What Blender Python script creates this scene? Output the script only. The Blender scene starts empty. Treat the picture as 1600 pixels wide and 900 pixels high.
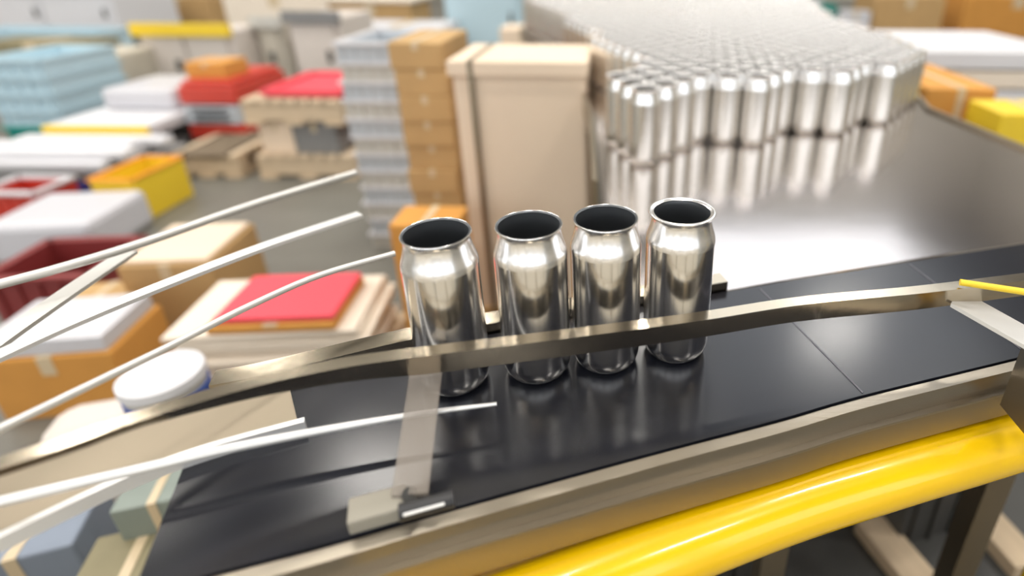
import bpy, bmesh, math, random
from mathutils import Vector, Matrix
random.seed(7)
PI = math.pi
SC = bpy.context.scene
COL = SC.collection

# ---------------------------------------------------------------- camera
FPX, NX, NY, CAMH, PX, PY = 891.2, -19.2, 1939.6, 1.2765, 972.3, 331.3
_d = Vector((NX, -NY, FPX)).normalized()          # world down in camera space (right, up, forward)
_up = -_d
_F = Vector((0, 0, 1)); _y = (_F - _F.dot(_up) * _up).normalized(); _x = _y.cross(_up)
if _x.x < 0: _x = -_x
def c2w(v): return Vector((_x.dot(v), _y.dot(v), _up.dot(v)))
R_, U_, F_ = c2w(Vector((1, 0, 0))), c2w(Vector((0, 1, 0))), c2w(Vector((0, 0, 1)))
cam = bpy.data.cameras.new('camera'); camo = bpy.data.objects.new('camera', cam); COL.objects.link(camo)
m = Matrix((( R_.x, U_.x, -F_.x, 0), (R_.y, U_.y, -F_.y, 0), (R_.z, U_.z, -F_.z, CAMH), (0, 0, 0, 1)))
camo.matrix_world = m
cam.sensor_width = 36; cam.lens = FPX / 1600 * 36
cam.shift_x = -(PX - 800) / 1600; cam.shift_y = -(450 - PY) / 1600
cam.clip_start = 0.02; cam.clip_end = 100
cam.dof.use_dof = True; cam.dof.focus_distance = 0.55; cam.dof.aperture_fstop = 1.7
SC.camera = camo
CAM = Vector((0, 0, CAMH))

# ---------------------------------------------------------------- light
SC.view_settings.view_transform = 'Standard'; SC.view_settings.look = 'None'
SC.view_settings.gamma = 1; SC.view_settings.use_curve_mapping = False
SC.view_settings.exposure = 0.02
w = bpy.data.worlds.new('world'); SC.world = w; w.use_nodes = True
w.node_tree.nodes['Background'].inputs[0].default_value = (1.0, 0.96, 0.91, 1)
w.node_tree.nodes['Background'].inputs[1].default_value = 0.6
LAMP_W = 112
LAMPS = [(x, y) for y in (-3.5, 0.3, 3.0, 6.8, 11.0) for x in (-13, -8.5, -4, 0.5, 5)]
CEIL = 9.0

# ---------------------------------------------------------------- projection helpers (pixel of the 1600x900 photo -> point of a real plane)
def ray(px, py): return c2w(Vector(((px - PX) / FPX, (PY - py) / FPX, 1)))
def P(px, py, z=0.0):
    r = ray(px, py); return CAM + r * ((z - CAMH) / r.z)
def PYp(px, py, Y):
    r = ray(px, py); return CAM + r * (Y / r.y)

# ---------------------------------------------------------------- materials
def mat(name, col, rough=0.6, metal=0.0, var=0.0, vscale=8.0, bump=0.0, bscale=60.0, coat=0.0, stretch=None, spec=0.5, alpha=1.0):
    mt = bpy.data.materials.new(name); mt.use_nodes = True
    nt = mt.node_tree; b = nt.nodes['Principled BSDF']
    c = (*col, 1)
    b.inputs['Base Color'].default_value = c
    b.inputs['Roughness'].default_value = rough; b.inputs['Metallic'].default_value = metal
    b.inputs['Coat Weight'].default_value = coat; b.inputs['Coat Roughness'].default_value = 0.08
    b.inputs['Specular IOR Level'].default_value = spec
    b.inputs['Alpha'].default_value = alpha
    tc = nt.nodes.new('ShaderNodeTexCoord'); mp = nt.nodes.new('ShaderNodeMapping')
    nt.links.new(tc.outputs['Object'], mp.inputs[0])
    if stretch: mp.inputs['Scale'].default_value = stretch
    n = nt.nodes.new('ShaderNodeTexNoise'); n.inputs['Scale'].default_value = vscale; n.inputs['Detail'].default_value = 5
    nt.links.new(mp.outputs[0], n.inputs['Vector'])
    if var > 0:
        mx = nt.nodes.new('ShaderNodeMix'); mx.data_type = 'RGBA'
        mx.inputs[6].default_value = tuple(max(0, v * (1 - var)) for v in col) + (1,)
        mx.inputs[7].default_value = tuple(min(1, v * (1 + var)) for v in col) + (1,)
        nt.links.new(n.outputs['Fac'], mx.inputs[0]); nt.links.new(mx.outputs[2], b.inputs['Base Color'])
    if bump > 0:
        n2 = nt.nodes.new('ShaderNodeTexNoise'); n2.inputs['Scale'].default_value = bscale
        nt.links.new(mp.outputs[0], n2.inputs['Vector'])
        bp = nt.nodes.new('ShaderNodeBump'); bp.inputs['Strength'].default_value = bump; bp.inputs['Distance'].default_value = 0.01
        nt.links.new(n2.outputs['Fac'], bp.inputs['Height']); nt.links.new(bp.outputs[0], b.inputs['Normal'])
    return mt
def emit(name, col, s):
    mt = bpy.data.materials.new(name); mt.use_nodes = True; nt = mt.node_tree
    b = nt.nodes['Principled BSDF']; b.inputs['Base Color'].default_value = (*col, 1)
    b.inputs['Emission Color'].default_value = (*col, 1); b.inputs['Emission Strength'].default_value = s
    return mt
M = dict(
    can=mat('polished_aluminium', (0.95, 0.935, 0.91), 0.17, 1.0, bump=0.03, bscale=90, stretch=(1, 1, .05)),
    can_neck=mat('satin_aluminium', (0.93, 0.92, 0.91), 0.24, 1.0),
    inner=mat('can_lining_shade', (0.085, 0.092, 0.10), 0.35, 0.35),  # shade inside the can put into the lining colour
    inner_far=mat('far_lining_shade', (0.20, 0.195, 0.185), 0.4, 0.5),  # interior shade in the colour, a paler copy for the far cans
    rim_far=mat('far_rim_glint', (0.95, 0.94, 0.92), 0.4, 0.55),  # glints on the far rims put into a whiter colour
    cream2=mat('reflector_box_cream', (0.88, 0.83, 0.72), 0.8, var=.05),  # for the added reflector boxes behind the camera
    dullgreen=mat('dull_green_grey', (0.24, 0.28, 0.25), 0.6, var=.1),
    slate=mat('slate_blue_grey', (0.22, 0.26, 0.33), 0.6, var=.1),
    can_far=mat('muted_far_can_wall', (0.80, 0.77, 0.72), 0.27, 1.0),  # same metal as the near cans, with muted reflections put into the colour
    belt=mat('black_belt_rubber', (0.008, 0.009, 0.014), 0.2, 0.0, var=.4, vscale=30, spec=.5),
    seam=mat('belt_seam', (0.10, 0.10, 0.12), 0.4),
    steel=mat('brushed_steel', (0.37, 0.33, 0.27), 0.33, 1.0, bump=.04, bscale=30, stretch=(1, 20, 20)),
    steel_rail=mat('warm_reflect_rail_steel', (0.56, 0.49, 0.38), 0.16, 1.0, bump=.03, bscale=25),  # brownish reflections of the surroundings put into the rail colour
    steel_dull=mat('dull_steel', (0.33, 0.28, 0.21), 0.4, 1.0, var=.15, vscale=6),  # frame steel again, with browner reflections put into the colour
    deckm=mat('polished_deck_steel', (0.74, 0.69, 0.67), 0.14, 1.0, var=.06, vscale=5, bump=.03, bscale=6),
    rod=mat('bright_rod_steel', (0.86, 0.86, 0.85), 0.35, 0.5),
    rod_dull=mat('grey_rod_steel', (0.66, 0.65, 0.62), 0.4, 0.5),
    yellow=mat('yellow_paint', (0.95, 0.58, 0.0), 0.25, 0, var=.04, coat=.8),
    black=mat('black_plastic', (0.02, 0.02, 0.022), 0.35),
    blurred_arm=mat('half_clear_arm', (0.34, 0.30, 0.26), 0.25, 0, alpha=0.5),  # motion blur of a solid arm put into the alpha
    cream=mat('cream_plastic', (0.30, 0.28, 0.23), 0.5),
    card=mat('brown_cardboard', (0.50, 0.32, 0.14), 0.85, var=.12, vscale=5),
    card_pale=mat('pale_cardboard', (0.80, 0.65, 0.50), 0.85, var=.07, vscale=3),
    card_orange=mat('orange_brown_cardboard', (0.62, 0.29, 0.06), 0.8, var=.12),
    paper=mat('cream_board', (0.80, 0.71, 0.60), 0.85, var=.06, vscale=9),
    tape=mat('packing_tape', (0.62, 0.50, 0.33), 0.35),
    wood=mat('pallet_wood', (0.62, 0.49, 0.34), 0.85, var=.25, vscale=10, stretch=(1, 6, 6)),
    concrete=mat('worn_concrete', (0.155, 0.15, 0.13), 0.42, 0, var=.22, vscale=1.2, bump=.05, bscale=20),
    white=mat('white_paint', (0.70, 0.70, 0.73), 0.45, var=.03),
    palegrey=mat('pale_grey_paint', (0.55, 0.54, 0.50), 0.55, var=.06),
    beige=mat('beige_paint', (0.56, 0.52, 0.44), 0.55, var=.06),
    pinkgrey=mat('warm_pale_panel', (0.66, 0.60, 0.55), 0.55, var=.04),
    olive=mat('olive_paint', (0.24, 0.21, 0.12), 0.6, var=.1),
    paleblue=mat('pale_blue_plastic', (0.48, 0.64, 0.72), 0.45),
    greyblue=mat('grey_blue_plastic', (0.50, 0.54, 0.58), 0.45, var=.05),
    teal=mat('teal_plastic', (0.0, 0.27, 0.22), 0.4),
    red=mat('red_paint', (0.58, 0.05, 0.03), 0.4, var=.08),
    pinkred=mat('pinkish_red_plastic', (0.80, 0.07, 0.10), 0.5, var=.05),
    maroon=mat('maroon_plastic', (0.22, 0.03, 0.03), 0.5),
    orange=mat('orange_plastic', (0.85, 0.33, 0.02), 0.45),
    yel2=mat('yellow_plastic', (0.85, 0.60, 0.03), 0.45),
    blue=mat('blue_plastic', (0.02, 0.07, 0.32), 0.4),
    navy=mat('navy_plastic', (0.05, 0.04, 0.20), 0.4),
    grey=mat('mid_grey_plastic', (0.22, 0.22, 0.22), 0.5),
    dark=mat('dark_grey_metal', (0.06, 0.06, 0.058), 0.5, var=.2),
    wrap=mat('white_film', (0.60, 0.60, 0.64), 0.3, bump=.3, bscale=12),
    wall=mat('factory_wall', (0.58, 0.54, 0.47), 0.8, var=.05, vscale=1),
    ceil=mat('factory_ceiling', (0.20, 0.19, 0.185), 0.85, var=.05, vscale=1),
    lamp=emit('lamp_panel', (1.0, 0.97, 0.92), 6.0),
    sky=emit('skylight_glass', (0.88, 0.93, 1.0), 1.5),
)

# ---------------------------------------------------------------- mesh helpers
def bevel(bm, w, seg=2):
    if w > 0: bmesh.ops.bevel(bm, geom=[e for e in bm.edges if e.calc_face_angle(0) > .5], offset=w, segments=seg, profile=.5, affect='EDGES')
def obj(name, bm, mt, parent=None, smooth=False, loc=None, rz=0):
    me = bpy.data.meshes.new(name); bmesh.ops.recalc_face_normals(bm, faces=bm.faces[:]); bm.to_mesh(me); bm.free()
    for x in (mt if isinstance(mt, (list, tuple)) else [mt]): me.materials.append(M[x] if isinstance(x, str) else x)
    if smooth:
        for p in me.polygons: p.use_smooth = True
        try: me.set_sharp_from_angle(angle=math.radians(50))
        except Exception: pass
    o = bpy.data.objects.new(name, me); COL.objects.link(o)
    if parent: o.parent = parent
    if loc is not None: o.location = loc
    o.rotation_euler.z = rz
    return o
def box(bm, x0, x1, y0, y1, z0, z1, rot=None):
    r = bmesh.ops.create_cube(bm, size=1)
    T = Matrix.Translation(((x0 + x1) / 2, (y0 + y1) / 2, (z0 + z1) / 2)) @ Matrix.Diagonal((x1 - x0, y1 - y0, z1 - z0, 1))
    bmesh.ops.transform(bm, matrix=(rot @ T) if rot else T, verts=r['verts'])
def BX(*a, bev=0.0):
    bm = bmesh.new(); box(bm, *a); bevel(bm, bev); return bm
def lathe(bm, prof, n=48, close=False):
    rings = []
    for r, z in prof:
        if r < 1e-6: rings.append([bm.verts.new((0, 0, z))])
        else: rings.append([bm.verts.new((r * math.cos(2 * PI * i / n), r * math.sin(2 * PI * i / n), z)) for i in range(n)])
    for a, b in zip(rings, rings[1:]):
        for i in range(n):
            j = (i + 1) % n
            if len(a) == 1 and len(b) == 1: continue
            if len(a) == 1: bm.faces.new((a[0], b[i], b[j]))
            elif len(b) == 1: bm.faces.new((a[i], a[j], b[0]))
            else: bm.faces.new((a[i], a[j], b[j], b[i]))
    return bm
def tube(bm, pts, r, n=12):
    pts = [Vector(p) for p in pts]; rings = []
    for k, p in enumerate(pts):
        t = (pts[min(k + 1, len(pts) - 1)] - pts[max(k - 1, 0)]).normalized()
        a = t.cross(Vector((0, 0, 1)))
        a = a.normalized() if a.length > 1e-4 else Vector((1, 0, 0)); b = a.cross(t)
        rr = r[k] if isinstance(r, (list, tuple)) else r
        rings.append([bm.verts.new(p + rr * (math.cos(2 * PI * i / n) * a + math.sin(2 * PI * i / n) * b)) for i in range(n)])
    for a, b in zip(rings, rings[1:]):
        for i in range(n): bm.faces.new((a[i], a[(i + 1) % n], b[(i + 1) % n], b[i]))
    bm.faces.new(rings[0]); bm.faces.new(rings[-1][::-1])
    return bm
def smooth_path(pts, k=6):
    pts = [Vector(p) for p in pts]; out = []
    for i in range(len(pts) - 1):
        p0 = pts[max(i - 1, 0)]; p1 = pts[i]; p2 = pts[i + 1]; p3 = pts[min(i + 2, len(pts) - 1)]
        for j in range(k):
            t = j / k
            out.append(.5 * ((2 * p1) + (p2 - p0) * t + (2 * p0 - 5 * p1 + 4 * p2 - p3) * t * t + (3 * p1 - p0 - 3 * p2 + p3) * t ** 3))
    out.append(pts[-1]); return out
def bar(bm, pts, w, hh, slant=0):                      # rectangular bar swept along a path; pts = centre of the top face
    rings = []
    for k, p in enumerate(pts):
        h = hh[k] if isinstance(hh, list) else hh
        t = (pts[min(k + 1, len(pts) - 1)] - pts[max(k - 1, 0)]); t.z = 0; t.normalize()
        s = Vector((-t.y, t.x, 0)) * (w / 2)
        rings.append([bm.verts.new(p + s), bm.verts.new(p - s), bm.verts.new(p - s * (1 - slant) - Vector((0, 0, h))), bm.verts.new(p + s - Vector((0, 0, h)))])
    for a, b in zip(rings, rings[1:]):
        for i in range(4): bm.faces.new((a[i], a[(i + 1) % 4], b[(i + 1) % 4], b[i]))
    bm.faces.new(rings[0]); bm.faces.new(rings[-1][::-1])
    return bm
def prism(poly, z0, z1, bev=0):
    bm = bmesh.new()
    a = [bm.verts.new((p[0], p[1], z0)) for p in poly]; b = [bm.verts.new((p[0], p[1], z1)) for p in poly]
    bm.faces.new(a[::-1]); bm.faces.new(b)
    for i in range(len(poly)):
        j = (i + 1) % len(poly); bm.faces.new((a[i], a[j], b[j], b[i]))
    bevel(bm, bev); return bm
def tag(o, label, cat, group=None, kind=None):
    o['label'] = label; o['category'] = cat
    if group: o['group'] = group
    if kind: o['kind'] = kind
    return o
def thing(name, label, cat, loc=(0, 0, 0), rz=0, group=None):
    o = bpy.data.objects.new(name, None); COL.objects.link(o); o.location = loc; o.rotation_euler.z = rz
    o.empty_display_size = .05
    return tag(o, label, cat, group)
def copy_tree(o, parent=None):
    c = o.copy(); COL.objects.link(c); c.parent = parent
    for ch in o.children: copy_tree(ch, c)
    return c
def struct(name, bm, mt): o = obj(name, bm, mt); o['kind'] = 'structure'; return o

# ---------------------------------------------------------------- the hall
X0, X1, Y0, Y1 = -19.0, 12.0, -7.0, 18.0
struct('floor', BX(X0, X1, Y0, Y1, -.2, 0), 'concrete')
struct('ceiling', BX(X0, X1, Y0, Y1, CEIL, CEIL + .2), 'ceil')
struct('wall_back', BX(X0, X1, Y1, Y1 + .2, 0, CEIL), 'wall')
struct('wall_left', BX(X0 - .2, X0, Y0, Y1, 0, CEIL), 'wall')
struct('wall_right', BX(X1, X1 + .2, Y0, Y1, 0, CEIL), 'wall')
# wall behind the camera, with tall window openings
bm = bmesh.new(); box(bm, X0, X1, Y0 - .2, Y0, 0, .9); box(bm, X0, X1, Y0 - .2, Y0, 5.5, CEIL)
wx = [-19, -14.5, -13.7, -9.5, -8.7, -4.5, -3.7, -.9, -.3, 2.6, 3.1, 6.0, 6.8, 11.0, 12.0]
for a in range(0, len(wx) - 1, 2):
    if a == 0: box(bm, -19, -18.2, Y0 - .2, Y0, .9, 5.5)
    else: box(bm, wx[a - 1], wx[a], Y0 - .2, Y0, .9, 5.5)
box(bm, 11.0, 12.0, Y0 - .2, Y0, .9, 5.5)
struct('wall_front', bm, 'wall')
for i, (a, b) in enumerate([(-18.2, -14.5), (-13.7, -9.5), (-8.7, -4.5), (-3.7, -.9), (-.3, 2.6), (3.1, 6.0), (6.8, 11.0)]):
    struct('window_%d' % (i + 1), BX(a, b, Y0 - .14, Y0 - .08, .9, 5.5), 'sky')
# roof light above the far end of the table
struct('window_8', BX(1.8, 9.0, 8.6, 17.2, CEIL - .06, CEIL - .01), 'sky')

for i, (x, y) in enumerate(LAMPS):
    t = thing('ceiling_lamp', 'long white ceiling lamp panel under the hall roof', 'lamp', (x, y, CEIL), 0, 'ceiling lamps of the hall')
    bm = bmesh.new(); box(bm, -.75, .75, -.22, .22, -.35, -.27); bevel(bm, .01); obj('housing', bm, 'white', t)
    obj('diffuser', BX(-.7, .7, -.18, .18, -.38, -.355), 'lamp', t)
    bm = bmesh.new(); tube(bm, [(-.5, 0, -.27), (-.5, 0, 0)], .01, 6); tube(bm, [(.5, 0, -.27), (.5, 0, 0)], .01, 6); obj('hanger', bm, 'grey', t)
    L = bpy.data.lights.new('lamp_light', 'AREA'); L.shape = 'RECTANGLE'; L.size = 1.4; L.size_y = .36; L.energy = LAMP_W; L.color = (1, .955, .89)
    lo = bpy.data.objects.new('lamp_light', L); COL.objects.link(lo); lo.location = (0, 0, -.40); lo.parent = t

# ---------------------------------------------------------------- conveyor
BZ = 0.90
near = [P(*q, BZ) for q in [(200, 945), (300, 905), (500, 852), (700, 795), (1000, 712), (1217, 655), (1350, 617), (1600, 556), (1800, 505)]]
far = [P(*q, BZ) for q in [(330, 622), (420, 604), (640, 549), (860, 505), (1110, 460), (1250, 436), (1440, 406), (1600, 381), (1800, 352)]]
nearS, farS = smooth_path(near), smooth_path(far)
cv = thing('belt_conveyor', 'long black belt conveyor with steel side frames, carrying the four upright cans', 'conveyor', (0, 0.3, 0))
def loc(o, parent): o.location -= parent.location; return o      # keep world placement under a moved parent
belt = loc(obj('belt', prism([(p.x, p.y) for p in nearS] + [(p.x, p.y) for p in farS[::-1]], BZ - .006, BZ), 'belt', cv), cv)
for a, b in (((1188, 452), (1348, 614)), ((1420, 412), (1598, 548))):
    p, q = P(*a, BZ), P(*b, BZ); bm = bmesh.new(); bar(bm, [Vector((p.x, p.y, BZ + .0006)), Vector((q.x, q.y, BZ + .0006))], .0016, .0008)
    loc(obj('seam', bm, 'seam', cv), cv)
# near side frame: an upper plate a little proud of a lower channel
def off(path, d, z):
    out = []
    for k, p in enumerate(path):
        t = path[min(k + 1, len(path) - 1)] - path[max(k - 1, 0)]; t.z = 0; t.normalize()
        out.append(Vector((p.x, p.y, 0)) + Vector((t.y, -t.x, 0)) * d + Vector((0, 0, z)))
    return out
nf = [p for p in nearS if p.x > nearS[0].x + .02]
bm = bmesh.new(); bar(bm, off(nf, .007, BZ - .002), .011, .024); loc(obj('side_frame', bm, 'steel', cv), cv)['label'] = 'brushed steel upper side plate'
bm = bmesh.new(); bar(bm, off(nf, .010, BZ - .026), .011, .034); loc(obj('side_frame', bm, 'steel_dull', cv), cv)['label'] = 'lower side channel, brown reflections put into its colour'
bm = bmesh.new(); bar(bm, off(nf, .0125, BZ - .024), .012, .003); loc(obj('edge_strip', bm, 'steel', cv), cv)
ff = [p for p in farS if p.x < P(1150, 455, BZ).x]
bm = bmesh.new(); bar(bm, off(ff, -.014, BZ + .012), .022, .07); loc(obj('side_frame', bm, 'steel_rail', cv), cv)['label'] = 'tan steel bar along the far belt edge'
ff2 = [p for p in farS if p.x >= P(1110, 460, BZ).x]
# slider bed and return belt, legs
bm = prism([(p.x, p.y) for p in nearS] + [(p.x, p.y) for p in farS[::-1]], BZ - .05, BZ - .008); loc(obj('slider_bed', bm, 'dark', cv), cv)
for (lx, ly) in ((-.25, .42), (.25, .62), (.6, .66)):
    bm = bmesh.new(); box(bm, lx - .02, lx + .02, ly - .02, ly + .02, .012, BZ - .05); box(bm, lx - .05, lx + .05, ly - .05, ly + .05, 0, .012)
    loc(obj('leg', bm, 'steel_dull', cv), cv)

# steel transfer sheet at the left end
pl = [P(*q, .893) for q in [(452, 601), (394, 612), (300, 636), (219, 664), (100, 705), (-30, 752), (-300, 880), (-300, 1010), (0, 862), (120, 800), (200, 765), (330, 716), (470, 676)]]
tp = thing('transfer_sheet', 'pale grey steel sheet curving away left from the dark belt', 'sheet', (pl[4].x, pl[4].y, 0))
loc(obj('top_sheet', prism([(p.x, p.y) for p in pl], .902, .906), 'steel_dull', tp), tp)
lp = smooth_path([Vector((p.x, p.y, .912)) for p in [P(*q, .9) for q in [(480, 672), (330, 714), (200, 763), (0, 860)]]])
bm = bmesh.new(); bar(bm, lp, .006, .012); loc(obj('edge_strip', bm, 'rod', tp), tp)
cp = P(-285, 925, .9)
bm = bmesh.new(); box(bm, cp.x - .02, cp.x + .02, cp.y - .02, cp.y + .02, 0, .902); loc(obj('leg', bm, 'steel_dull', tp), tp)

# guide rail in front of the cans
RZ = .985
rt = [Vector((p.x, p.y, RZ)) for p in [P(*q, RZ) for q in [(-60, 742), (100, 690), (219, 648), (394, 597), (540, 566), (660, 549), (840, 527), (1080, 496), (1250, 470), (1440, 452), (1620, 430), (1760, 414)]]]
rts = smooth_path(rt)
gr = thing('guide_rail', 'long flat steel guide rail passing in front of the four cans', 'rail', (rt[5].x, rt[5].y, RZ - .024))
bm = bmesh.new(); bar(bm, rts, .013, [.010 + .013 * min(1, max(0, (p.x - rt[2].x) / (rt[5].x - rt[2].x))) for p in rts], .95); bevel(bm, .0010, 2); o = obj('rail_bar', bm, 'steel_rail', gr); o.location = -gr.location  # front face slanted so that it mirrors the dark belt
# right hand strap holding the rail over the belt
a_, b_ = P(1492, 462, .968), P(1640, 545, .945)
def strap(p, q, w, h, mt, name, parent):
    bm = bmesh.new(); bar(bm, [Vector(p), Vector(q)], w, h); bevel(bm, .001); o = obj(name, bm, mt, parent); o.location = -parent.location; return o
strap(a_, b_, .035, .004, 'rod', 'support_strap', gr)['label'] = 'pale flat strap at the right end'
p = P(1640, 545, .945); bm = bmesh.new(); box(bm, p.x - .018, p.x + .018, p.y - .03, p.y + .01, .868, .944); o = obj('clamp_block', bm, 'steel', gr); o.location = -gr.location
p, q = P(1500, 441, .99), P(1640, 462, .99); bm = bmesh.new(); tube(bm, [p, q], .0032, 10); o = obj('rod', bm, 'yel2', gr, True); o.location = -gr.location; o['label'] = 'thin yellow rod along the right end'
# near bracket: half-transparent strip for a blurred arm, clamp block, knob, lower block
top = P(668, 560, .962); bot = P(640, 772, .915)
br = thing('rail_bracket', 'half-transparent bracket strip, blurred in its alpha, reaching over the belt to the guide rail', 'bracket', (bot.x, bot.y, .9))
strap(top, bot, .026, .003, 'blurred_arm', 'strip', br)
c = P(592, 795, .905); bm = bmesh.new(); box(bm, -.020, .020, -.011, .011, -.012, .007, Matrix.Rotation(.35, 4, 'Z')); bevel(bm, .002)
o = obj('clamp_block', bm, 'cream', br); o.location = Vector((c.x, c.y, .905)) - br.location
c2 = P(668, 790, .915); bm = bmesh.new(); tube(bm, [(-.018, -.006, 0), (.017, .006, 0)], .0062, 20); bevel(bm, .002)
o = obj('knob', bm, 'black', br, True); o.location = Vector((c2.x, c2.y, .915)) - br.location
bm = bmesh.new(); tube(bm, [(-.013, -.0105, .0035), (.013, -.0015, .0040)], .0011, 8); o2 = obj('knob_glint', bm, 'rod', o, True)  # highlight on the knob, modelled as a thin bright tube
c = P(628, 862, .87); bm = bmesh.new(); box(bm, -.018, .018, -.010, .010, -.02, .02, Matrix.Rotation(.35, 4, 'Z')); bevel(bm, .002)
o = obj('mounting_block', bm, 'palegrey', br); o.location = Vector((c.x, c.y, .872)) - br.location
bm = bmesh.new(); tube(bm, [(c.x, c.y, .87), (c.x - .004, c.y + .02, .90), (bot.x, bot.y, .914)], .006, 10); o = obj('bolt', bm, 'dark', br, True); o.location = -br.location
# thin lower rod
rp = smooth_path([P(*q, .925) for q in [(776, 631), (620, 652), (400, 692), (200, 737), (0, 784), (-80, 806)]])
bm = bmesh.new(); tube(bm, rp, [.0016 + .0022 * min(1, i / 12) for i in range(len(rp))], 10)
o = obj('guide_rod', bm, 'rod', None, True); tag(o, 'thin bright rod crossing low over the dark belt at left', 'rod')

# ---------------------------------------------------------------- cans
def can_prof(fl):
    return [(0, .0095), (.010, .0088), (.018, .0055), (.0222, .0015), (.0245, 0), (.0266, .0006), (.0286, .0026), (.0304, .0056), (.0318, .0092), (.0327, .0135), (.0330, .0180),
            (.0330, .050), (.0330, .090), (.0330, .1275), (.03285, .1300), (.0321, .1335), (.0308, .1375), (.0296, .1415), (.0287, .1455), (.0281, .149), (.0279, .1515), (.0283, .1535),
            (fl - .0006, .1558), (fl, .1566), (fl - .0003, .1572)]
def can_inner(fl):
    return [(fl - .0010, .1572), (fl - .0026, .1562), (.0274, .1535), (.0271, .150), (.0282, .144), (.0305, .136), (.0322, .129), (.0324, .12), (.0324, .02), (.029, .010), (.02, .0095), (0, .012)]
CF = obj
def make_can(name, label, fl, lining, group, n=64, wall='can'):
    t = thing(name, label, 'can', (0, 0, 0), 0, group)
    pr = can_prof(fl)
    bm = bmesh.new(); lathe(bm, pr[:14], n); obj('body', bm, wall, t, True)
    bm = bmesh.new(); lathe(bm, pr[13:], n); obj('neck', bm, 'can_neck', t, True)
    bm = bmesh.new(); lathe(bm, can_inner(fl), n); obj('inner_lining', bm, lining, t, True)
    bm = bmesh.new(); lathe(bm, [(fl - .0003, .1572), (fl - .0006, .1576), (fl - .0010, .1572)] if fl < .0305 and wall == 'can' else [(fl - .0003, .1572), (fl - .0012, .1577), (fl - .0026, .1574), (fl - .0050, .1562)], n); obj('rim', bm, 'can_neck' if wall == 'can' else 'rim_far', t, True)
    return t
cans = [(-.1581, .4322, 'tall silver can leftmost of the four, beside the half-transparent bracket strip', .0297),
        (-.0819, .4498, 'tall silver can second from left, across the wide gap from the leftmost', .0297),
        (-.0149, .4651, 'tall silver can third from left, nearly touching its left neighbour', .0297),
        (.0556, .4819, 'tall silver can rightmost of the four, with the widest flared lip', .0314)]
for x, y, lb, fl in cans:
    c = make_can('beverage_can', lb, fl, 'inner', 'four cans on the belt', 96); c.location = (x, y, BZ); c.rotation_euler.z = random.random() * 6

# ---------------------------------------------------------------- accumulation table
DZ = .87
dk_px = [(1080, 463), (1250, 433), (1440, 403), (1620, 376), (1620, 243), (1600, 235), (1445, 172)]
poly = [P(*q, DZ) for q in dk_px]
poly = [Vector((p.x, p.y, 0)) for p in poly] + [Vector((1.02, 2.2, 0)), Vector((1.25, 4.0, 0)), Vector((-.66, 4.0, 0)), Vector((-.56, 3.3, 0)), Vector((-.16, 2.1, 0)), Vector((-.075, 1.5, 0)), Vector((-.04, 1.0, 0)), Vector((-.02, .62, 0))]
# front edge follows the belt's far edge
tb = thing('accumulation_table', 'wide polished steel table behind the belt, crowded with empty cans', 'table', (.4, 1.6, 0))
o = obj('table_top', prism([(p.x, p.y) for p in poly], DZ - .012, DZ), 'deckm', tb); o.location = -tb.location
bm = bmesh.new(); bar(bm, [Vector((-.052, 1.0, DZ + .012)), Vector((-.087, 1.5, DZ + .012)), Vector((-.172, 2.1, DZ + .012)), Vector((-.57, 3.3, DZ + .012))], .01, .07); o = obj('side_guard', bm, 'steel_dull', tb); o.location = -tb.location
e0, e1 = P(1445, 172, DZ), P(1640, 251, DZ)
bm = bmesh.new(); bar(bm, [Vector((e1.x, e1.y + .01, DZ + .008)), Vector((e0.x + .01, e0.y, DZ + .008)), Vector((1.03, 2.2, DZ + .008)), Vector((1.26, 4.0, DZ + .008))], .012, .06); o = obj('side_guard', bm, 'steel_dull', tb); o.location = -tb.location
for x, y in ((.06, 1.1), (.75, 1.15), (-.0, 2.4), (.9, 2.4), (.3, 3.8), (1.0, 3.8)):
    bm = bmesh.new(); box(bm, x - .03, x + .03, y - .03, y + .03, 0, DZ - .012); o = obj('leg', bm, 'steel_dull', tb); o.location = -tb.location

# ---------------------------------------------------------------- the crowd of cans on the table
def inside(q, pg):
    c = False
    for i in range(len(pg)):
        (x1, y1), (x2, y2) = pg[i], pg[i - 1]
        if (y1 > q[1]) != (y2 > q[1]) and q[0] < (x2 - x1) * (q[1] - y1) / (y2 - y1) + x1: c = not c
    return c
crowd = [(p.x, p.y) for p in [P(*q, DZ + .157) for q in [(822, -10), (838, 14), (930, 54), (1000, 86), (985, 108), (908, 128), (905, 150), (990, 142), (1095, 126), (1135, 117), (1185, 124), (1250, 112), (1340, 108), (1425, 90), (1437, 72), (1360, 44), (1300, 26), (1255, -12)]]]
EDGE = [(.62, -.02), (1.0, -.04), (1.5, -.075), (2.1, -.16), (3.3, -.56), (4.2, -.8)]
def edge_x(y):                       # left edge of the table top
    for (y1, x1), (y2, x2) in zip(EDGE, EDGE[1:]):
        if y1 <= y <= y2: return x1 + (x2 - x1) * (y - y1) / (y2 - y1)
    return -.02
ang = math.radians(-8); D = .0672
pts = []
for i in range(-70, 90):
    for j in range(-70, 90):
        u = D * (i + .5 * (j % 2)); v = D * .866 * j
        x = u * math.cos(ang) - v * math.sin(ang) + .4; y = u * math.sin(ang) + v * math.cos(ang) + 1.5
        if inside((x, y), crowd) and x > edge_x(y) + .042: pts.append((x, y))
pts.sort(key=lambda q: q[0] ** 2 + q[1] ** 2)
print('crowd', len(pts))
src = make_can('beverage_can', '', .0312, 'inner_far', 'empty cans crowding the steel table', 28, 'can_far')
del src['label']
LAB = 'empty open silver can packed behind the front row on the steel table'
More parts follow.
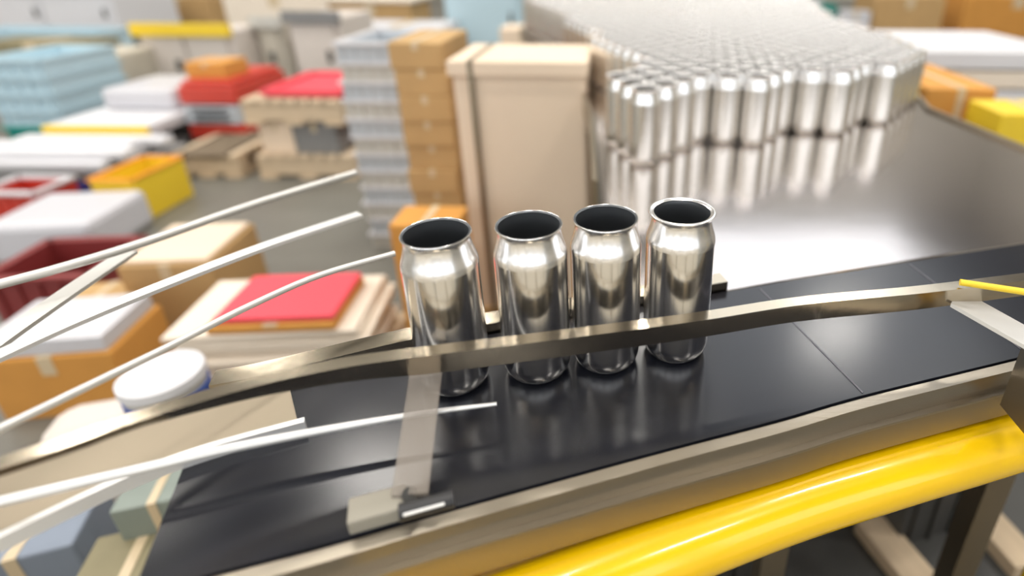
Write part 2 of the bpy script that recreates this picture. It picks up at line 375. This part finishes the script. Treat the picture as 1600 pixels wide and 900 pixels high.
ORD = ['first', 'second', 'third', 'fourth', 'fifth', 'sixth', 'seventh', 'eighth', 'ninth', 'tenth', 'eleventh', 'twelfth', 'thirteenth', 'fourteenth', 'fifteenth', 'sixteenth', 'seventeenth', 'eighteenth', 'nineteenth', 'twentieth']
def is_front(q):
    L = math.hypot(*q); dx, dy = -q[0] / L, -q[1] / L
    for o_ in pts[:300]:
        ax, ay = o_[0] - q[0], o_[1] - q[1]; f_ = ax * dx + ay * dy; s_ = abs(ax * dy - ay * dx)
        if .02 < f_ < .16 and s_ < .026: return False
    return True
fr = sorted([q for q in pts[:300] if is_front(q) and q[0] / q[1] > -.09], key=lambda q: q[0] / q[1])
print('front', len(fr))
for k, (x, y) in enumerate(pts[:300]):
    c = src if k == 0 else copy_tree(src)
    if k > 0: c.rotation_euler.z = 0
    c['label'] = LAB if (x, y) not in fr[:20] else 'empty silver can, %s from the left in the front row on the steel table' % ORD[fr.index((x, y))]; c.location = (x, y, DZ)
if len(pts) > 300:
    bm = bmesh.new(); pr = can_prof(.0312); inn = can_inner(.0312)
    base = bmesh.new(); lathe(base, pr, 16); nb = len(base.faces); lathe(base, inn, 16)
    for f_ in list(base.faces)[nb:]: f_.material_index = 1
    lathe(base, [(.0309, .1572), (.0300, .1577), (.0286, .1574), (.0262, .1562)], 16)
    for f_ in list(base.faces)[-48:]: f_.material_index = 2
    me = bpy.data.meshes.new('tmp_can'); base.to_mesh(me); base.free()
    for x, y in pts[300:]:
        nv = len(bm.verts); bm.from_mesh(me); bm.verts.ensure_lookup_table()
        bmesh.ops.translate(bm, vec=(x, y, DZ), verts=bm.verts[nv:])
    bpy.data.meshes.remove(me)
    o = obj('beverage_cans', bm, ['can_far', 'inner_far', 'rim_far'], None, True)
    tag(o, 'farthest rows of empty silver cans at the back of the steel table', 'cans', kind='stuff')

# ---------------------------------------------------------------- yellow guard tube, near right
yp = smooth_path([P(*q, .80) for q in [(560, 1060), (760, 970), (1000, 872), (1222, 790), (1400, 736), (1520, 702), (1680, 655), (1850, 602)]])
yg = thing('guard_rail', 'glossy thick yellow tube rail running below the belt at lower right', 'rail', (yp[20].x, yp[20].y, 0))
bm = bmesh.new(); tube(bm, yp, .033, 32); o = obj('top_tube', bm, 'yellow', yg, True); o.location = -yg.location
for q in (yp[4], yp[-4]):
    bm = bmesh.new(); tube(bm, [(q.x, q.y, .01), (q.x, q.y, .80)], .028, 24); lathe_b = box(bm, q.x - .07, q.x + .07, q.y - .07, q.y + .07, 0, .012)
    o = obj('post', bm, 'yellow', yg, True); o.location = -yg.location

# ---------------------------------------------------------------- guide rods above the left side
def rods(name, label, qs, z, r, mt, flat=None, supp=True):
    pts_ = smooth_path([P(*q, z) for q in qs])
    t = thing(name, label, 'rod', (pts_[-1].x, pts_[-1].y, 0))
    bm = bmesh.new()
    if flat: bar(bm, pts_, flat, .004)
    else: tube(bm, pts_, r, 12)
    o = obj('rod', bm, mt, t, True); o.location = -t.location
    q = pts_[-1]; bm = bmesh.new(); tube(bm, [(q.x, q.y, 0.008), (q.x, q.y, z + .02)], .012, 12); box(bm, q.x - .04, q.x + .04, q.y - .04, q.y + .04, 0, .008)
    o = obj('post', bm, 'steel_dull', t); o.location = -t.location
rods('guide_rod', 'topmost pale steel rod sweeping left above the concrete floor', [(556, 270), (400, 318), (230, 377), (100, 417), (0, 444), (-120, 476), (-380, 548)], .95, .0052, 'rod_dull')
rods('guide_rod', 'bright flat steel rod ending free left of the leftmost can', [(562, 333), (420, 380), (270, 437), (120, 498), (0, 552), (-100, 600), (-360, 720)], .96, .005, 'rod', flat=.016)
rods('guide_rod', 'thin dull rod reaching right to the leftmost can', [(617, 396), (500, 430), (390, 478), (267, 540), (95, 624), (-40, 690), (-360, 850)], .97, .0032, 'rod_dull')
rods('guide_rod', 'wide grey slanting bar at the left edge above maroon crate', [(200, 392), (110, 452), (0, 528), (-70, 580), (-360, 790)], .93, .004, 'rod_dull', flat=.022)

# ---------------------------------------------------------------- things on the floor
def dims(x0, x1, ytop, Y=None, base=None):
    """world box of a thing whose front face spans x0..x1 and reaches up to ytop, standing on the floor"""
    if Y is None: Y = P((x0 + x1) / 2, base, 0).y
    a, b = PYp(x0, ytop, Y), PYp(x1, ytop, Y)
    return (a.x + b.x) / 2, Y, b.x - a.x, max(.02, (a.z + b.z) / 2)
def carton(name, label, cx, y, w, d, z0, z1, mt='card', rz=0, group=None, flaps=False, cat='box'):
    t = thing(name, label, cat, (cx, y + d / 2, z0), rz, group); h = z1 - z0
    bm = bmesh.new(); box(bm, -w / 2, w / 2, -d / 2, d / 2, 0, h); bevel(bm, min(.006, w * .03)); obj('body', bm, mt, t)
    bm = bmesh.new(); box(bm, -w * .055, w * .055, -d / 2 - .0015, d / 2 + .0015, h * .72, h + .0015); obj('tape', bm, 'tape', t)
    return t
def crate(name, label, cx, y, w, d, z0, z1, mt, rz=0, group=None, rim=None):
    t = thing(name, label, 'crate', (cx, y + d / 2, z0), rz, group); h = z1 - z0; th = min(.03, w * .05)
    bm = bmesh.new()
    box(bm, -w / 2 + th, w / 2 - th, -d / 2 + th, d / 2 - th, 0, th)
    for s in (-1, 1):
        box(bm, s * (w / 2 - th / 2) - th / 2, s * (w / 2 - th / 2) + th / 2, -d / 2, d / 2, 0, h - th)
        box(bm, -w / 2 + th, w / 2 - th, s * (d / 2 - th / 2) - th / 2, s * (d / 2 - th / 2) + th / 2, 0, h - th)
        for k in range(5):
            xx = -w / 2 + w * (k + .5) / 5; box(bm, xx - th * .3, xx + th * .3, s * (d / 2 + th * .25) - th * .25, s * (d / 2 + th * .25) + th * .25, 0, h - th)
    obj('body', bm, mt, t)
    bm = bmesh.new()
    for s in (-1, 1):
        box(bm, s * w / 2 - th, s * w / 2 + th * .6 * (s > 0) + (s < 0) * th, -d / 2 - th * .6, d / 2 + th * .6, h - th, h)
        box(bm, -w / 2, w / 2, s * d / 2 - th, s * d / 2 + th, h - th, h)
    obj('rim', bm, rim or mt, t)
    return t
def pallet(label, cx, y, w, d, z0=0, rz=0, mt='wood', group=None):
    t = thing('wooden_pallet', label, 'pallet', (cx, y + d / 2, z0), rz, group)
    for k in range(3):
        yy = -d / 2 + .05 + (d - .1) * k / 2
        obj('stringer', BX(-w / 2, w / 2, yy - .04, yy + .04, .022, .122), mt, t)
    for k in range(7):
        xx = -w / 2 + .05 + (w - .1) * k / 6
        obj('deck_board', BX(xx - .045, xx + .045, -d / 2, d / 2, .122, .144), mt, t)
    for k in range(3):
        xx = -w / 2 + .05 + (w - .1) * k / 2
        obj('bottom_board', BX(xx - .05, xx + .05, -d / 2, d / 2, 0, .022), mt, t)
    return t

# -- tall pale bin, carton column and tray stack just behind the belt, centre
cx, Y, W_, H_ = dims(722, 925, 78, Y=1.72)
cxr = -.115; cxl = PYp(716, 200, 1.72).x
t = thing('cardboard_bin', 'tall pale cardboard bin standing left of the steel can table', 'box', ((cxl + cxr) / 2, 1.72 + .16, 0)); w_ = cxr - cxl
obj('body', BX(-w_ / 2, w_ / 2, -.16, .16, .10, .96, bev=.006), 'card_pale', t)
obj('lid', BX(-w_ / 2 - .012, w_ / 2 + .008, -.172, .172, .93, .975, bev=.004), 'card_pale', t)
obj('base_tray', BX(-w_ / 2 - .01, w_ / 2 + .008, -.17, .17, .0, .11, bev=.004), 'card', t)
obj('strap', BX(-w_ / 2 + .05, -w_ / 2 + .066, -.174, .174, .0, .977), 'steel_dull', t)
# carton column
c_l, c_r = PYp(628, 200, 1.95).x, PYp(708, 200, 1.95).x
cw = c_r - c_l; n = 11; zt = PYp(660, 66, 1.95).z; z = 0
labs = ['bottom', 'second from bottom', 'third from bottom', 'fourth from bottom', 'fifth from bottom', 'sixth, middle one', 'fifth from top', 'fourth from top', 'third from top', 'second from top', 'topmost']
for k in range(n):
    h = zt / n
    carton('carton', 'flat tan carton, %s of the column left of the pale bin' % labs[k], (c_l + c_r) / 2 + random.uniform(-.006, .006), 1.95 + random.uniform(-.01, .01), cw, .34, z + .0005, z + h, 'card', group='column of flat tan cartons'); z += h
# orange carton low in front of the column
a, b = PYp(606, 352, 1.45), PYp(712, 352, 1.45)
carton('carton', 'orange-brown carton just behind the leftmost can', (a.x + b.x) / 2, 1.45, b.x - a.x, .14, .0, a.z, 'card_orange')
# tray stack
a, b = PYp(530, 100, 2.35), PYp(622, 100, 2.35); zt = PYp(570, 66, 2.35).z; n = 12; h = zt / n
for k in range(n):
    crate('plastic_tray', 'grey-blue plastic tray, %s of the tray stack left of the cartons' % (['bottom', 'second from bottom', 'third from bottom', 'fourth from bottom', 'fifth from bottom', 'sixth from bottom', 'sixth from top', 'fifth from top', 'fourth from top', 'third from top', 'second from top', 'topmost'][k]),
          (a.x + b.x) / 2 + random.uniform(-.01, .01), 2.35, b.x - a.x, .42, k * h + .001, (k + 1) * h, 'greyblue' if k % 2 else 'palegrey', group='stack of grey-blue trays', rim='white')

# -- pad stack on pallet with red pad
px_, pY = -1.0, 1.26
pallet('wooden pallet under the stack of cream boards', px_, pY - .03, .56, .40, 0)
zz = .146; ztop = .31; nS = 10; hB = (ztop - zz) / nS
for k in range(nS):
    wv = .50 + random.uniform(-.015, .015)
    o = obj('layer_board', BX(-wv / 2, wv / 2, -.15, .15, .002, hB, bev=.003), 'paper', None, loc=(px_ + random.uniform(-.02, .02), pY + .17 + random.uniform(-.015, .015), zz + k * hB), rz=.08 + random.uniform(-.05, .05))
    tag(o, 'thick cream board, %s in the stack under the red pad' % (['bottom one', 'second from bottom', 'third from bottom', 'fourth from bottom', 'fifth from bottom', 'fifth from top', 'fourth from top', 'third from top', 'second from top', 'topmost'][k]), 'board', 'cream boards stacked on the pallet')
carton('carton', 'flat orange-brown carton between the cream boards and the red pad', px_ + .03, pY + .02, .34, .25, ztop + .002, ztop + .028, 'card_orange', rz=.08)
o = obj('red_pad', BX(-.16, .16, -.115, .115, 0, .018, bev=.005), 'pinkred', None, loc=(px_ + .04, pY + .145, ztop + .0305), rz=.08)
tag(o, 'flat bright pinkish-red pad on top of the board stack', 'pad')

# -- drum with blue band
p = P(250, 580, .55)
t = thing('drum', 'pale grey drum with white lid and dark blue band left of board stack', 'drum', (p.x, p.y, 0))
bm = bmesh.new(); lathe(bm, [(0, 0), (.060, 0), (.065, .01), (.065, .18), (.068, .19), (.065, .20), (.065, .36), (.068, .37), (.065, .38), (.065, .53), (0, .53)], 40); obj('body', bm, 'palegrey', t, True)
bm = bmesh.new(); lathe(bm, [(0, .552), (.058, .552), (.069, .547), (.070, .53), (.066, .527)], 40); obj('lid', bm, 'white', t, True)
bm = bmesh.new(); lathe(bm, [(.0655, .46), (.0685, .462), (.0685, .512), (.0655, .514)], 40); obj('band', bm, 'blue', t, True)

# -- cartons mid left
def card_at(label, x0, x1, ytop, base, d, mt, name='carton', rz=0, top=None, **k):
    cx, Y, w, h = dims(x0, x1, ytop, base=base)
    t = carton(name, label, cx, Y, w, d, 0, h, mt, rz, **k)
    return t, cx, Y, w, h, d
def sheet_on(info, label, mt, name='paper_sheet', cat='sheet', th=.012, f=.92):
    t, cx, Y, w, h, d = info
    bm = BX(-w * f / 2, w * f / 2, -d * f / 2, d * f / 2, 0, th, bev=.003)
    o = obj(name, bm, mt, None, loc=(cx, Y + d / 2, h + .002), rz=t.rotation_euler.z); tag(o, label, cat)
i_ = card_at('ochre cardboard carton with a pale sheet on top, in mid floor at left', 178, 315, 415, 520, .32, 'card', rz=.1)
sheet_on(i_, 'pinkish pale sheet lying on the ochre mid-floor carton', 'card_pale')
i_ = card_at('orange-tan carton at the left edge with a white bag on top', -40, 150, 560, 650, .25, 'card_orange', rz=.15)
sheet_on(i_, 'white wrapped slab on the orange-tan carton at the left edge', 'wrap', 'wrapped_slab', 'slab', .05)
i_ = card_at('low tan carton behind the left-edge carton, beneath the flat rod', 60, 160, 490, 560, .2, 'card', rz=.1)
cx, Y, w, h = dims(-30, 125, 432, base=500); crate('plastic_crate', 'dark maroon plastic crate at the left edge under the grey bar', cx, Y, w, .3, 0, h, 'maroon', rz=.1)
cx, Y, w, h = dims(-40, 118, 352, base=410)
bm = BX(-w / 2, w / 2, -.2, .2, 0, h, bev=.03); o = obj('wrapped_slab', bm, 'wrap', None, loc=(cx, Y + .2, 0), rz=.12); tag(o, 'white film-wrapped block at the left edge above the maroon crate', 'block')
bm = BX(-.06, .06, -.05, .05, 0, .3, bev=.02)
p = P(165, 655, .3); o = obj('cloth_sack', BX(-.11, .11, -.07, .07, 0, .32, bev=.04), 'pinkgrey', None, loc=(p.x, p.y, 0), rz=.3); tag(o, 'pale pinkish-white sack behind the steel transfer sheet', 'sack')
# -- yellow bin, red crate, white profiles
cx, Y, w, h = dims(138, 205, 280, base=345); crate('plastic_bin', 'bright yellow plastic bin on the floor at left', cx, Y, w, .35, 0, h, 'yel2', rim='orange')
cx, Y, w, h = dims(-40, 52, 300, base=352); crate('plastic_crate', 'red plastic crate at the left edge beside the yellow bin', cx, Y, w, .22, 0, h, 'red', rim='white')
cx, Y, w, h = dims(74, 118, 308, base=343); crate('plastic_crate', 'small dark blue crate between the red crate and yellow bin', cx, Y, w, .3, 0, h, 'navy')
cx, Y, w, h = dims(-60, 190, 268, base=312)
t = thing('trestle', 'low grey trestle under the white profiles at left', 'trestle', (cx, Y + .26, 0))
for s in (-1, 1):
    for u in (-1, 1): obj('leg', BX(s * w * .42 - .03, s * w * .42 + .03, u * .20 - .03, u * .20 + .03, 0, h - .05), 'dark', t)
obj('table_top', BX(-w / 2, w / 2, -.25, .25, h - .05, h), 'grey', t)
for k in range(7):
    zz = h + .001 + .041 * (k // 4); yy = -.185 + .12 * (k % 4) + .06 * (k // 4)
    o = obj('profile_bar', BX(-w * .52, w * .48, -.048, .048, 0, .038, bev=.006), 'white', None, loc=(cx + random.uniform(-.12, .12), Y + .26 + yy, zz), rz=random.uniform(-.012, .012))
    tag(o, 'long white profile bar on the trestle, %s' % ['nearest of the lower layer', 'second nearest of the lower layer', 'third nearest of the lower layer', 'farthest of the lower layer', 'nearest of the upper layer', 'middle of the upper layer', 'farthest of the upper layer'][k], 'bar', 'white profiles on the trestle')
# -- blue crates
cx, Y, w, h = dims(-40, 62, 92, base=222); n = 5
for k in range(n):
    nm = ['teal plastic crate, bottom of the stack at the left edge', 'pale blue crate resting directly on the teal crate', 'pale blue crate, middle of the left-edge stack', 'pale blue crate, second from top of the left-edge stack', 'pale blue crate, topmost of the left-edge stack'][k]
    crate('plastic_crate', nm, cx, Y, w, .6, k * h / n + .001, (k + 1) * h / n, 'teal' if k == 0 else 'paleblue', group='crate stack at the left edge')
# -- white topped bench with yellow front
cx, Y, w, h = dims(72, 232, 196, base=262)
t = thing('workbench', 'white-topped workbench with a yellow front edge', 'bench', (cx, Y + .55, 0))
obj('worktop', BX(-w / 2, w / 2, -.55, .55, h - .06, h), 'white', t)
obj('front_edge', BX(-w / 2, w / 2, -.585, -.552, h - .10, h - .0), 'yel2', t)
for s in (-1, 1):
    for u in (-1, 1): obj('leg', BX(s * w * .45 - .03, s * w * .45 + .03, u * .48 - .03, u * .48 + .03, 0, h - .06), 'grey', t)
obj('shelf', BX(-w * .44, w * .44, -.46, .46, h * .3, h * .3 + .03), 'grey', t)
o = obj('wrapped_slab', BX(-w * .38, w * .38, -.25, .25, 0, .14, bev=.03), 'wrap', None, loc=(cx, Y + .6, h + .001)); tag(o, 'white wrapped slab lying on the white workbench', 'slab')
# -- red tool cart
cx, Y, w, h = dims(272, 362, 128, base=240)
t = thing('tool_cart', 'red tool cart with grey middle drawers near mid left', 'cart', (cx, Y + .3, 0))
obj('body', BX(-w / 2, w / 2, -.3, .3, .10, h * .42, bev=.01), 'red', t)
for k in range(3):
    dz = h * (.43 + k * .085); dr = obj('drawer', BX(-w / 2 + .01, w / 2 - .01, -.31, .29, dz, dz + h * .075, bev=.006), 'greyblue', t)
    obj('handle', BX(-w * .3, w * .3, -.335, -.311, dz + h * .045, dz + h * .06), 'dark', dr)
obj('top_chest', BX(-w / 2, w / 2, -.3, .3, h * .70, h * .93, bev=.01), 'red', t)
obj('lid', BX(-w / 2 + .02, w / 2 - .02, -.28, .28, h * .935, h, bev=.01), 'red', t)
obj('frame', BX(-w / 2 + .02, w / 2 - .02, -.25, .25, h * .42, h * .70), 'dark', t)
for s in (-1, 1):
    for u in (-1, 1):
        bm = bmesh.new(); tube(bm, [(s * w * .4 - .02, u * .22, .05), (s * w * .4 + .02, u * .22, .05)], .05, 16); obj('wheel', bm, 'black', t, True)
carton('carton', 'orange carton on top of the red tool cart', cx - w * .1, Y + .1, w * .7, .25, h + .001, h + .10, 'card_orange')
# -- pallet loads with red tub
cx, Y, w, h = dims(385, 540, 196, base=280)
pallet('lower wooden pallet below the grey crates and red tub', cx, Y, w, .8)
hh = (h - .146 - .146) / 1
carton('grey_box', 'dark grey box on the lower pallet, under the upper pallet', cx + w * .12, Y + .05, w * .45, .6, .146, h - .001, 'grey')
carton('grey_box', 'pale board box on the lower pallet beside the dark grey box', cx - w * .28, Y + .05, w * .34, .6, .146, h - .001, 'card_pale')
pallet('upper wooden pallet carrying the bright red tub', cx - w * .02, Y, w * .98, .8, h)
t = crate('plastic_tub', 'bright pinkish-red plastic tub on the upper pallet', cx + w * .08, Y + .08, w * .8, .55, h + .146, PYp(460, 146, Y).z, 'pinkred')
cx, Y, w, h = dims(572, 604, 172, base=250); carton('red_box', 'narrow red box standing right of the pallets', cx, Y, w, .4, 0, h, 'red')
cx, Y, w, h = dims(266, 374, 262, base=278); pallet('empty wooden pallet on the floor left of the grey box pallet', cx, Y, w, .5)
# -- far row
def cabinet(label, x0, x1, ytop, base, d, mt, trim, name='machine_cabinet', cat='cabinet', doors=2):
    cx, Y, w, h = dims(x0, x1, ytop, base=base)
    t = thing(name, label, cat, (cx, Y + d / 2, 0))
    obj('body', BX(-w / 2, w / 2, -d / 2, d / 2, .08, h, bev=.02), mt, t)
    obj('plinth', BX(-w / 2 + .03, w / 2 - .03, -d / 2 + .03, d / 2 - .03, 0, .08), 'dark', t)
    obj('top_trim', BX(-w / 2 - .01, w / 2 + .01, -d / 2 - .06, -d / 2 - .001, h - .05, h + .05), trim, t)
    for k in range(doors):
        a = -w / 2 + .04 + k * (w - .06) / doors; b = a + (w - .08) / doors - .02
        dr = obj('door', BX(a, b, -d / 2 - .025, -d / 2 - .001, .14, h - .06, bev=.006), mt, t)
        obj('handle', BX(b - .09, b - .06, -d / 2 - .055, -d / 2 - .026, h * .45, h * .6), 'dark', dr)
    return cx, Y, w, h
cabinet('broad pale warm-grey cabinet with a yellow top trim, far left', 212, 360, 46, 158, .4, 'pinkgrey', 'yel2')
cabinet('low beige cabinet left of the broad yellow-trimmed cabinet', 82, 180, 84, 176, .45, 'beige', 'yel2', doors=1)
cabinet('white machine housing with pale blue base in the top left corner', -60, 165, -25, 66, 1.2, 'white', 'white')
cx, Y, w, h = dims(-60, 150, 50, base=92); t = crate('long_bin', 'long low pale blue trough in front of the white machine housing', cx, Y, w, .5, 0, h, 'paleblue')
cx, Y, w, h = dims(-40, 125, 68, base=118); carton('wooden_crate', 'long low brown crate at top left before the blue trough', cx, Y, w, .5, 0, h, 'olive')
cabinet('grey shelving cabinet behind the red tub, top centre left', 396, 440, 34, 146, .5, 'beige', 'palegrey', doors=1)
cabinet('warm grey cabinet right of the narrow grey shelving cabinet', 446, 530, 26, 150, .7, 'pinkgrey', 'grey', doors=1)
i_ = card_at('long tan carton in the far row behind the grey cabinets', 215, 325, -4, 44, .35, 'card')
i_ = card_at('wide cream carton in the far row at top centre left', 345, 505, -8, 60, .8, 'paper')
i_ = card_at('brown far-row carton behind the tray stack', 512, 640, 4, 80, .8, 'card'); 
sheet_on(i_, 'cream board lying on the brown far-row carton', 'paper', 'board', 'board', .05, 1.1)
i_ = card_at('white far-row box behind the tray stack', 540, 690, 42, 105, .7, 'white', name='white_box')
cabinet('tall pale blue panel cabinet behind the pale bin, top centre', 690, 812, -30, 88, .7, 'paleblue', 'paleblue', doors=1)
i_ = card_at('pale carton behind the tall bin and beside the can table', 780, 850, 45, 130, .4, 'card_pale')

# -- right of the table
def stack_at(x0, x1, ytop, Y, d, mt, label, name='carton', z0=0):
    a, b = PYp(x0, ytop, Y), PYp(x1, ytop, Y); return carton(name, label, (a.x + b.x) / 2, Y, b.x - a.x, d, z0, a.z, mt), a.z
_, z1 = stack_at(1450, 1560, 138, 2.05, .5, 'card_orange', 'orange-brown carton beyond the right edge of the can table')
_, z1 = stack_at(1568, 1700, 178, 1.8, .2, 'yel2', 'ochre-yellow box at the right edge beyond the can table', name='yellow_box')
a, b = PYp(1440, 112, 2.7), PYp(1700, 112, 2.7)
pallet('wooden pallet holding the cream boards right of the cans', (a.x + b.x) / 2, 2.7, b.x - a.x, .9)
zt = a.z; n = 8
for k in range(n):
    zz = .146 + (zt + .1 - .146) * k / n; hh = (zt + .1 - .146) / n - .012
    o = obj('layer_board', BX(-(b.x - a.x) / 2, (b.x - a.x) / 2, -.4, .4, 0, hh, bev=.004), 'white' if k % 2 else 'paper', None, loc=((a.x + b.x) / 2 + random.uniform(-.03, .03), 3.12, zz), rz=random.uniform(-.03, .03))
    tag(o, 'thick pale slab right of the can crowd, %s of its stack' % ['bottom one', 'second from bottom', 'third from bottom', 'fourth from bottom', 'fourth from top', 'third from top', 'second from top', 'topmost'][k], 'board', 'pale slabs stacked right of the cans')
i_ = card_at('long tan carton in the top right corner', 1370, 1480, -5, 60, .9, 'card')
i_ = card_at('tan carton at the right end of the far right row', 1512, 1680, -5, 60, .9, 'card_orange')
i_ = card_at('white box between the green bin and tan cartons at top right', 1315, 1362, 18, 62, .3, 'wrap', name='white_box')
cx, Y, w, h = dims(1248, 1308, 8, base=60); crate('plastic_bin', 'dark green bin behind the can crowd, top right', cx, Y, w, .5, 0, h, 'teal')
i_ = card_at('pale grey far-right box behind the green bin', 1150, 1290, -30, 20, .6, 'greyblue', name='grey_box')

# -- below the belt, lower right: pallet planks, dark floor box
q = P(1330, 860, 0)
o = obj('dark_floor_sheet', BX(-.75, .75, -.42, .42, 0, .012, bev=.004), 'dark', None, loc=(q.x, q.y - .05, 0), rz=.15); tag(o, 'dark flat sheet on the floor below the yellow rail', 'mat')  # dark sheet put in to darken this stretch of floor
for (aa, bb, lb) in (((1365, 815), (1440, 905), 'tan timber plank on the dark sheet, left one of two'), ((1500, 760), (1600, 870), 'tan timber plank on the dark sheet, right one nearer the corner')):
    p1, p2 = P(*aa, .05), P(*bb, .05); L_ = (p2 - p1).length
    o = obj('timber_plank', BX(-L_ * .6, L_ * .6, -.04, .04, 0, .04, bev=.003), 'wood', None, loc=((p1.x + p2.x) / 2, (p1.y + p2.y) / 2, .0125), rz=math.atan2(p2.y - p1.y, p2.x - p1.x)); tag(o, lb, 'plank')
p = P(1120, 900, 0)
crate('plastic_crate', 'dark grey crate on the floor beneath the yellow rail', p.x - .1, p.y - .1, .4, .3, 0, .3, 'dark', rz=.3)
p = P(1540, 610, .45); crate('plastic_crate', 'dark grey crate below the belt at the right edge', p.x, p.y, .3, .2, 0, .42, 'dark', rz=.3)
# -- below the transfer sheet, lower left
p = P(190, 870, .35); carton('olive_box', 'olive brown box on the floor at lower left under the sheet', p.x + .02, p.y - .06, .15, .12, 0, .35, 'olive', rz=.3)
p = P(175, 812, .45); carton('pale_green_box', 'pale green-grey box at lower left under the sheet edge', p.x, p.y + .05, .12, .08, 0, .42, 'dullgreen', rz=.3)
p = P(50, 880, .3); carton('blue_grey_box', 'blue-grey box in the lower left corner', p.x - .07, p.y, .18, .14, 0, .3, 'slate', rz=.35)

# -- unseen pale boxes added behind the camera for the cans to mirror
for k in range(6):
    carton('carton', 'unseen reflector box, %s of the row on the operator side of the belt' % ['first', 'second', 'third', 'fourth', 'fifth', 'sixth'][k], -1.75 + .60 * k, -1.02, .54, .4, 0, .78 + .05 * (k % 3), 'cream2', group='reflector boxes added behind the camera')
